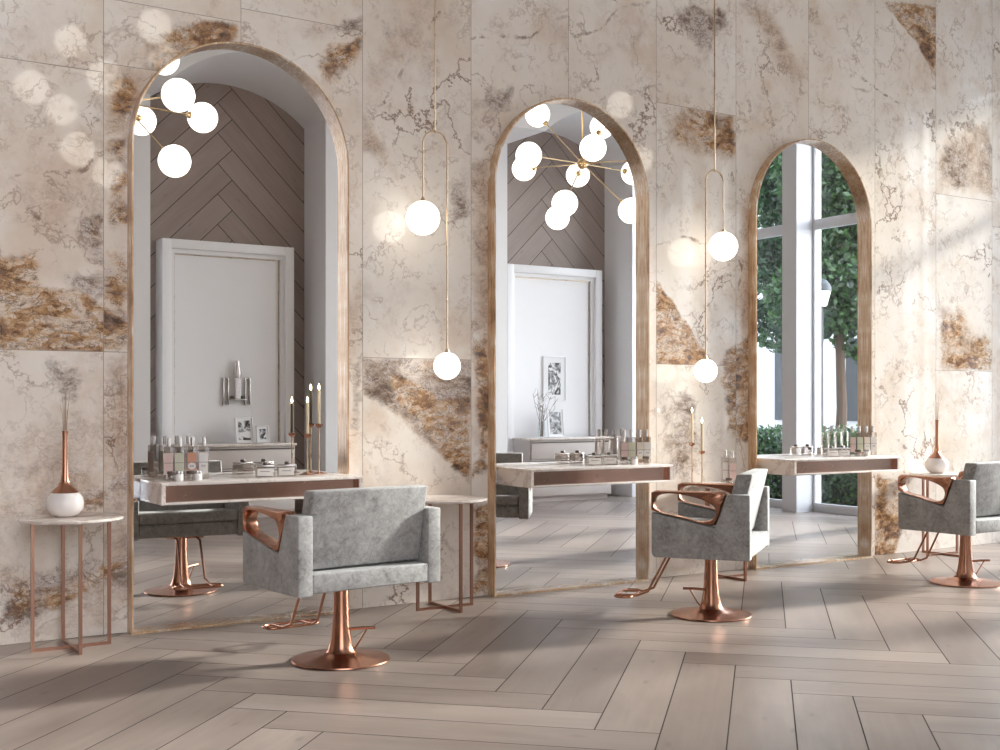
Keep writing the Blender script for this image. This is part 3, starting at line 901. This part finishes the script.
# ------------------------------------------------------------------ toiletries
def make_bottle(loc, lab_mat, label, group, h=.182, w=.054, oval=False, rz=-.45):
    t = empty('tall_bottle', loc, rz, label, 'bottle', group)
    a = w / 2
    MB().box(-a, a, -a * .8, a * .8, 0, h, .006, 2).build('bottle_body', M['bottle_glass'], t)
    MB().lathe([(0, h), (.010, h), (.010, h + .008), (.0115, h + .009), (.0115, h + .046), (.009, h + .049), (0, h + .049)], seg=20).build('cap', M['cap'], t)
    lb = MB().box(-a * .86, a * .86, -a * .8 - .0022, -a * .8 - .0006, h * .16, h * .80).build('paper_label', lab_mat, t, smooth=False)
    y = -a * .8 - .0036
    MB().box(-a * .86, a * .86, y, y + .0012, h * .50, h * .515).build('print_line', M['ink'], lb, smooth=False)
    if oval:
        b = MB().lathe([(0, 0), (a * .74, 0), (a * .74, .0012), (0, .0012)], seg=28)
        b.move(Matrix.Translation((0, -a * .8 - .0024, h * .40)) @ Matrix.Rotation(PI / 2, 4, 'X'))
        b.build('oval_emblem', M['label_white'], lb)
        c = MB()
        for sx in (-1, 1): c.tube([(sx * a * .22 + .0035 * math.cos(q), -a * .8 - .0040, h * .40 + .0045 * math.sin(q)) for q in np.linspace(0, 2 * PI, 14, endpoint=False)], .0011, 5, closed=True)
        c.build('emblem_mark', M['ink'], lb)
    return t
def make_jar(loc, label, group, lid='dark_lid', r=.024, h=.036):
    t = empty('small_jar', loc, 0, label, 'jar', group)
    MB().lathe([(0, 0), (r * .92, 0), (r, .004), (r, h - .004), (r * .9, h), (0, h)], seg=28).build('jar_body', M['label_white'] if lid == 'cap' else M['bottle_glass'], t)
    MB().lathe([(0, h + .0005), (r * .98, h + .0005), (r * 1.0, h + .004), (r * .98, h + .016), (r * .5, h + .018), (0, h + .018)], seg=28).build('lid', M[lid], t)
    return t
def make_canister(loc, label, group, w=.105, h=.058, rz=-.45):
    t = empty('square_canister', loc, rz, label, 'canister', group)
    a = w / 2
    MB().box(-a, a, -a * .7, a * .7, 0, h, .005, 2).build('canister_body', M['bottle_glass'], t)
    MB().box(-a * .96, a * .96, -a * .66, a * .66, h + .0005, h + .010, .003).build('lid', M['cap'], t)
    MB().lathe([(0, h + .010), (.012, h + .010), (.016, h + .018), (.012, h + .026), (0, h + .027)], seg=20).build('lid_knob', M['dark_lid'], t)
    lb = MB().box(-a * .80, a * .80, -a * .7 - .0022, -a * .7 - .0006, h * .15, h * .85).build('paper_label', M['label_white'], t, smooth=False)
    y = -a * .7 - .0034
    MB().box(-a * .5, a * .5, y, y + .001, h * .55, h * .60).build('print_line', M['ink'], lb, smooth=False)
    return t
MN = ['nearest vanity', 'middle vanity', 'farthest vanity']
BY, JY, KY = -.15, -.25, -.19
kinds = [('label_pink', False, 'pink label'), ('label_green', False, 'pale green label'), ('label_orange', True, 'orange label and white oval'), ('label_white', True, 'white label and oval')]
bpx = [(169, 180, 192.5, 204), (624, 631, 639.5, 646.5), (852, 859, 866, 872.5)]
for i in range(3):
    g = 'tall labelled bottles on the ' + MN[i]
    for px, (mt, ov, ds) in zip(bpx[i], kinds):
        if i and mt == 'label_orange': mt, ds = 'label_cream', 'cream label and white oval'
        make_bottle((X_at(px, BY), BY, VZ), M[mt], 'tall smoky glass bottle with %s on the %s' % (ds, MN[i]), g, oval=ov)
jpx = [(171.5, 179, 191, 197.5), (625, 634, 646), (858, 867)]
jd = ['leftmost of the row', 'second in the row', 'third in the row', 'last in the row']
for i in range(3):
    for j, px in enumerate(jpx[i]):
        white = (j % 2 == 1)
        make_jar((X_at(px, JY), JY, VZ), 'small %s jar with %s lid, %s on the %s' % ('white' if white else 'glass', 'silver' if white else 'dark', jd[j] if j < len(jpx[i]) - 1 else jd[3], MN[i]),
                 'small jars on the ' + MN[i], 'cap' if white else 'dark_lid')
cpx = [(265.5, 287), (594, 609), (831, 842.5)]
for i in range(3):
    for j, px in enumerate(cpx[i]):
        make_canister((X_at(px, KY), KY, VZ), 'squat glass canister with white label, %s of two on the %s' % (('left', 'right')[j], MN[i]), 'square canisters on the ' + MN[i])

# candlesticks
def make_candlestick(loc, h, label, group, ch=.20):
    t = empty('candlestick', loc, 0, label, 'candlestick', group)
    MB().lathe([(0, 0), (.045, 0), (.046, .004), (.030, .008), (.010, .014), (0, .014)], seg=32).build('base', M['copper'], t)
    MB().lathe([(.0048, .010), (.0042, .05), (.0042, h - .03), (.006, h - .02), (0, h - .02)], seg=14).build('stem', M['brass'], t)
    MB().lathe([(0, h - .022), (.008, h - .022), (.020, h - .012), (.022, h), (.014, h + .002), (0, h + .002)], seg=28).build('candle_cup', M['copper'], t)
    cd = MB().lathe([(0, h + .002), (.0095, h + .002), (.0088, h + ch), (.004, h + ch + .004), (0, h + ch + .003)], seg=18).build('candle', M['wax'], t)
    MB().lathe([(0, h + ch + .006), (.0045, h + ch + .012), (.0055, h + ch + .019), (.003, h + ch + .032), (0, h + ch + .042)], seg=14).build('flame', M['flame'], cd)
    return t
cy1, cy2 = -.07, -.125
z1 = Z_at(319, 432, cy1) - VZ; z2 = Z_at(307.4, 437, cy2) - VZ
make_candlestick((X_at(319, cy1), cy1, VZ), Z_at(319, 424, cy1) - VZ, 'taller copper candlestick with lit candle on the vanity nearest the camera', 'candlesticks on the nearest vanity', .195)
make_candlestick((X_at(307.4, cy2), cy2, VZ), Z_at(307.4, 434, cy2) - VZ, 'shorter copper candlestick with lit candle on the vanity nearest the camera', 'candlesticks on the nearest vanity', .175)
ty = T3[1] + .08
make_candlestick((X_at(692, ty), ty, TZ), Z_at(692, 443, ty) - TZ, 'taller brass candlestick with lit candle on the table behind the sideways chair', 'candlesticks on the side table', .21)
ty2 = T3[1] - .06
make_candlestick((X_at(702, ty2), ty2, TZ), Z_at(702, 451, ty2) - TZ, 'shorter brass candlestick with lit candle on the table behind the sideways chair', 'candlesticks on the side table', .19)
ty = T3[1] + .05
make_bottle((X_at(725, ty), ty, TZ), M['label_white'], 'tall bottle with plain white label on the side table beside the candlesticks', 'bottles on the side table', h=.19)
make_bottle((X_at(732, ty - .06), ty - .06, TZ), M['label_pink'], 'tall bottle with pale pink label on the side table beside the candlesticks', 'bottles on the side table', h=.185)
make_jar((X_at(729, T3[1] - .12), T3[1] - .12, TZ), 'small glass jar with dark lid on the side table with candlesticks', None)

# ------------------------------------------------------------------ opposite wall: panels, cabinets, pictures
PF = -6.12                      # panel face
for cx, lab in ((N_CX[0], 'tall white framed panel in the niche reflected by the tallest mirror'), (N_CX[1], 'tall white framed panel in the niche reflected by the middle mirror')):
    t = empty('feature_board', (cx, NB + .002, 0), 0, lab, 'board', 'tall white panels in the niches')
    d = PF - NB - .002; hw, H = .75, 3.0; w1 = .10
    m = MB()
    m.box(-hw, -hw + w1, 0, d, 0, H, .004).box(hw - w1, hw, 0, d, 0, H, .004).box(-hw + w1, hw - w1, 0, d, H - w1, H, .004)
    m.build('frame', M['panel'], t)
    m = MB(); a = hw - w1; b = H - w1; q = .045
    m.box(-a, -a + q, 0, d - .05, 0, b).box(a - q, a, 0, d - .05, 0, b).box(-a + q, a - q, 0, d - .05, b - q, b)
    m.build('inner_molding', M['panel'], t, smooth=False)
    MB().box(-a + q, a - q, 0, d - .09, 0, b - q).build('panel_field', M['panel'], t, smooth=False)
    m = MB(); z = b - q - .012; e = a - q - .012; yy = d - .09
    m.box(-e - .006, -e, yy, yy + .008, .1, z + .006).box(e, e + .006, yy, yy + .008, .1, z + .006).box(-e, e, yy, yy + .008, z, z + .006)
    m.build('inlay_strip', M['brass'], t, smooth=False)

CBX = (3.855, 8.235); CBW, CBD, CBH = 1.27, .40, .80
for i, x0 in enumerate(CBX):
    t = empty('drawer_cabinet', (x0, PF + .012, 0), 0, ('pale drawer cabinet reflected by the tallest mirror, below the wall rack', 'pale drawer cabinet reflected by the middle mirror, below the hanging picture')[i], 'cabinet', 'drawer cabinets in the niches')
    MB().box(0, CBW, 0, CBD - .022, .06, CBH - .028).box(.03, CBW - .03, .03, CBD - .06, 0, .06).build('carcass', M['cabinet'], t, smooth=False)
    MB().box(-.012, CBW + .012, 0, CBD + .012, CBH - .028, CBH, .004).build('cabinet_top', M['stone'], t)
    for k in range(3):
        z0 = .075 + k * .232
        dr = MB().box(.012, CBW - .012, CBD - .021, CBD, z0, z0 + .222, .004).build('drawer', M['cabinet'], t)
        MB().box(.02, CBW - .02, CBD + .0005, CBD + .006, z0 + .196, z0 + .212).build('groove_shade_strip', M['gap'], dr, smooth=False)  # raised dark strip, its colour stands for the shade in a groove

# virtual (mirrored) picture column -> X on the opposite side
def X_ref(px, y): d = ray(px); return d[0] / d[1] * (-y - CAM_Y)
def Z_ref(px, py, y):
    d = ray(px); return CAM_H + (402 - py) * ((-y - CAM_Y) / d[1]) / F

def make_picture(x, y, z, w, h, mat, label, lean=0.0, border=.03, name='framed_picture'):
    t = empty(name, (x, y, z), 0, label, 'picture', None)
    t.rotation_euler = (lean, 0, 0)
    m = MB(); f = .012
    m.box(-w / 2, -w / 2 + f, 0, .022, 0, h, .002).box(w / 2 - f, w / 2, 0, .022, 0, h, .002).box(-w / 2 + f, w / 2 - f, 0, .022, 0, f, .002).box(-w / 2 + f, w / 2 - f, 0, .022, h - f, h, .002)
    m.build('frame', M['mat_board'], t)
    MB().box(-w / 2 + f, w / 2 - f, .002, .012, f, h - f).build('mount_board', M['mat_board'], t, smooth=False)
    MB().box(-w / 2 + f + border, w / 2 - f - border, .0125, .0145, f + border, h - f - border).build('print', mat, t, smooth=False)
    return t
yp = PF + .06
make_picture(X_ref(245, -5.95), -5.98, CBH, .20, .28, M['print_c'], 'larger leaning photograph in white frame on the cabinet in the tallest mirror', lean=.16, border=.02)
make_picture(X_ref(263.5, -5.9), -5.94, CBH, .145, .19, M['print_d'], 'smaller leaning photograph in white frame on the cabinet in the tallest mirror', lean=.16, border=.025)
ypf = NB + .002 + (PF - NB - .002) - .09 + .001
make_picture(X_ref(553, ypf), ypf, Z_ref(553, 401, ypf), .36, .58, M['print_a'], 'black and white picture in wide white mount hung above the cabinet', border=.07)
make_picture(X_ref(555, -5.98), -5.98, CBH, .25, .36, M['print_b'], 'dark black and white picture leaning on the cabinet beside the twig vase', lean=.12, border=.025)
# twig vase
t = empty('twig_vase', (X_ref(540.5, -5.88), -5.88, CBH), 0, 'glass vase of bare twigs on the cabinet in the middle mirror', 'vase')
MB().lathe([(0, 0), (.04, 0), (.045, .006), (.045, .20), (.041, .20), (.040, .012), (0, .012)], seg=32).build('glass_body', M['pane'], t)
m = MB(); r = random.Random(4)
for k in range(13):
    a = r.uniform(0, 2 * PI); s = r.uniform(.05, .22); h = r.uniform(.34, .56)
    p = [(.02 * math.cos(a), .02 * math.sin(a), .015), (.03 * math.cos(a), .03 * math.sin(a), .2), (s * .6 * math.cos(a), s * .35 * math.sin(a), .2 + (h - .2) * .55), (s * math.cos(a), s * .5 * math.sin(a), h)]
    m.tube(p, .0035, 5, r2=.002)
    for q in range(3):
        f = r.uniform(.3, .9); b = Vector(p[2]).lerp(Vector(p[3]), f)
        m.tube([b, b + Vector((r.uniform(-.09, .09), r.uniform(-.03, .03), r.uniform(.03, .10)))], .002, 4)
m.build('twigs', M['twig'], t)
# wall rack on the first panel
t = empty('wall_rack', (X_ref(235.5, ypf), ypf, Z_ref(235.5, 405, ypf)), 0, 'chrome wall rack with two upright bars holding a bottle on the white panel', 'wall rack')
for s in (-1, 1):
    m = MB(); x = s * .125
    m.box(x - .032, x - .022, 0, .03, 0, .30, .002).box(x + .022, x + .032, 0, .03, 0, .30, .002).box(x - .022, x + .022, 0, .03, .29, .30).box(x - .022, x + .022, 0, .03, 0, .01)
    m.build('upright', M['chrome'], t)
MB().box(-.10, .10, 0, .07, .055, .066, .002).build('shelf', M['chrome'], t)
MB().lathe([(0, .30), (.034, .30), (.04, .33), (.036, .38), (.02, .45), (.022, .49), (0, .49)], 0, .045, 24).build('spray_head', M['cap'], t)
MB().box(-.03, .03, .01, .07, .067, .30, .006).build('holder_body', M['panel'], t)
for s in (-1, 1): MB().lathe([(0, .067), (.022, .067), (.024, .075), (.02, .10), (0, .102)], s * .062, .038, 18).build('knob', M['dark_lid'], t)

# ------------------------------------------------------------------ outside the windows
o = MB().box(XG + .1, 60, -45, 30, -.12, -.06).build('ground', M['ground'], smooth=False); tag(o, kind='structure')
o2 = MB().box(-12, XG + .1, -40, -7.4, -.12, -.06).build('terrace_ground', M['ground'], smooth=False); tag(o2, kind='structure')

def leaf_cloud(name, blobs, n, size, mat, parent, seed):
    g = np.random.default_rng(seed)
    w = np.array([b[3] * b[4] * b[5] for b in blobs]); w = w / w.sum()
    idx = g.choice(len(blobs), n, p=w)
    B = np.array(blobs)[idx]
    d = g.normal(size=(n, 3)); d /= np.linalg.norm(d, axis=1)[:, None]
    rad = g.uniform(.45, 1.0, n) ** .5
    c = B[:, :3] + d * B[:, 3:6] * rad[:, None]
    u = g.normal(size=(n, 3)); u /= np.linalg.norm(u, axis=1)[:, None]
    v = np.cross(u, g.normal(size=(n, 3))); v /= np.linalg.norm(v, axis=1)[:, None]
    s = size * g.uniform(.6, 1.3, n)[:, None]
    P = np.stack([c - u * s, c + v * s * .5, c + u * s, c - v * s * .5], 1).reshape(-1, 3)
    Fq = np.arange(4 * n).reshape(n, 4)
    sh = np.repeat(g.uniform(0, 1, n) ** 1.4, 4)
    return np_mesh(name, P, Fq.tolist(), [mat], parent, None, [('shade', 'FLOAT', sh)])

def make_tree(loc, H, R, label, seed, mat, low=1.9, n=17000):
    t = empty('leafy_tree', loc, 0, label, 'tree', 'trees outside the windows')
    r = random.Random(seed)
    MB().tube([(0, 0, -.05), (.05, .03, 1.2), (-.04, .06, 2.4), (.08, 0, H * .6)], .10, 10, r2=.05).build('trunk', M['bark'], t)
    blobs = []
    for k in range(16):
        a = r.uniform(0, 2 * PI); q = r.uniform(0, .75) * R; z = r.uniform(low + .5, H - .5)
        blobs.append((q * math.cos(a), q * math.sin(a), z, r.uniform(.5, .95), r.uniform(.5, .95), r.uniform(.4, .75)))
    leaf_cloud('crown', blobs, n, .07, mat, t, seed)
    return t
trees = [(14.75, -6.6, 6.4, .95, 'leaf', 'bushy green tree nearest the glass, seen in the right mirror pane', 1.9),
         (17.0, -9.7, 6.8, 1.15, 'leaf_dark', 'dark green tree behind the narrow left mirror pane', 2.2),
         (19.8, -12.6, 8.0, 1.4, 'leaf', 'tall green tree in front of the white building', 2.2),
         (18.4, -6.3, 7.2, 1.0, 'leaf_dark', 'dark green tree behind the bushy one', 2.0)]
for i, (x, y, H, R, mt, lab, low) in enumerate(trees): make_tree((x, y, -.06), H, R, lab, 20 + i, M[mt], low)
# hedge
t = empty('clipped_hedge', (11.9, -5.6, -.06), 0, 'low clipped green hedge outside the windows', 'hedge')
hb = []
r = random.Random(2)
for k in range(46):
    for dx in (-.2, .2):
        for z in (.22, .50, .74): hb.append((dx + r.uniform(-.05, .05), -3.4 + k * .15, z + r.uniform(-.05, .05), .27, .26, .25))
leaf_cloud('foliage', hb, 34000, .042, M['leaf'], t, 77)
MB().box(-.2, .2, -3.4, 3.3, 0, .70, .1).build('hedge_core', M['leaf_dark'], t)
# street lamp
lx = 12.8; d = ray(820.5); ly = -(d[1] / d[0] * lx + CAM_Y)
t = empty('street_lamp', (lx, ly, -.06), 0, 'street lamp with white shade and dark cap among the trees', 'street lamp')
MB().lathe([(0, 0), (.06, 0), (.06, .25), (.028, .3), (.022, 2.66), (0, 2.66)], seg=20).build('pole', M['lamp_metal'], t)
MB().lathe([(0, 2.66), (.07, 2.66), (.125, 2.86), (0, 2.86)], seg=28).build('lamp_shade', M['lamp_shade'], t)
MB().lathe([(0, 2.861), (.14, 2.861), (.125, 2.95), (.07, 3.02), (0, 3.05)], seg=28).build('lamp_cap', M['lamp_metal'], t)
# white building
t = empty('white_building', (25, -20, -.06), 0, 'white rendered building with dark windows beyond the trees', 'building')
MB().box(0, 6, -12, 12, 0, 10.5).build('wall', M['facade'], t, smooth=False)
for k in range(9):
    y = -11 + k * 2.6
    for z in (.8, 4.2, 7.6):
        f = MB().box(-.06, -.001, y, y + 1.1, z, z + 2.2).build('window', M['facade_dark'], t, smooth=False)
MB().box(-.3, 6.1, -12.2, 12.2, 10.501, 10.8).build('parapet', M['facade'], t, smooth=False)

# ------------------------------------------------------------------ light
W = bpy.data.worlds.new('sky'); bpy.context.scene.world = W; W.use_nodes = True
nt = W.node_tree; nt.nodes.clear()
out = nt.nodes.new('ShaderNodeOutputWorld'); bg = nt.nodes.new('ShaderNodeBackground')
tc = nt.nodes.new('ShaderNodeTexCoord'); sx = nt.nodes.new('ShaderNodeSeparateXYZ'); rp = nt.nodes.new('ShaderNodeValToRGB')
nt.links.new(tc.outputs['Generated'], sx.inputs[0]); nt.links.new(sx.outputs[2], rp.inputs[0])
rp.color_ramp.elements[0].color = (1.0, .97, .94, 1); rp.color_ramp.elements[1].color = (.62, .76, 1.0, 1)
nt.links.new(rp.outputs[0], bg.inputs[0])
sunny = nt.nodes.new('ShaderNodeMapRange'); nt.links.new(sx.outputs[0], sunny.inputs[0])
sunny.inputs[1].default_value = -.6; sunny.inputs[2].default_value = 1.0; sunny.inputs[3].default_value = 1.1; sunny.inputs[4].default_value = 6.2
nt.links.new(sunny.outputs[0], bg.inputs[1])
nt.links.new(bg.outputs[0], out.inputs[0])
L = bpy.data.lights.new('sun', 'SUN'); L.energy = 5.6; L.angle = math.radians(6); L.color = (1, .965, .92)
so = bpy.data.objects.new('sun', L); C.objects.link(so)
sd = Vector((1, -.17, .40)).normalized()
so.rotation_euler = sd.to_track_quat('Z', 'Y').to_euler()
so.location = (16, -4, 6)

# ------------------------------------------------------------------ camera
cam = bpy.data.cameras.new('camera'); co_ = bpy.data.objects.new('camera', cam); C.objects.link(co_)
cam.sensor_width = 36; cam.lens = 36 * F / 1000; cam.shift_y = .027
co_.location = (0, CAM_Y, CAM_H); co_.rotation_euler = (PI / 2, 0, TH - PI / 2)
cam.clip_start = .05; cam.clip_end = 200
sc = bpy.context.scene; sc.camera = co_
sc.view_settings.view_transform = 'Standard'; sc.view_settings.look = 'None'
sc.view_settings.gamma = 1; sc.view_settings.use_curve_mapping = False
sc.view_settings.exposure = 1.03
sc.cycles.caustics_reflective = False; sc.cycles.caustics_refractive = False
sc.cycles.max_bounces = 12; sc.cycles.diffuse_bounces = 5; sc.cycles.glossy_bounces = 6; sc.cycles.transparent_max_bounces = 16
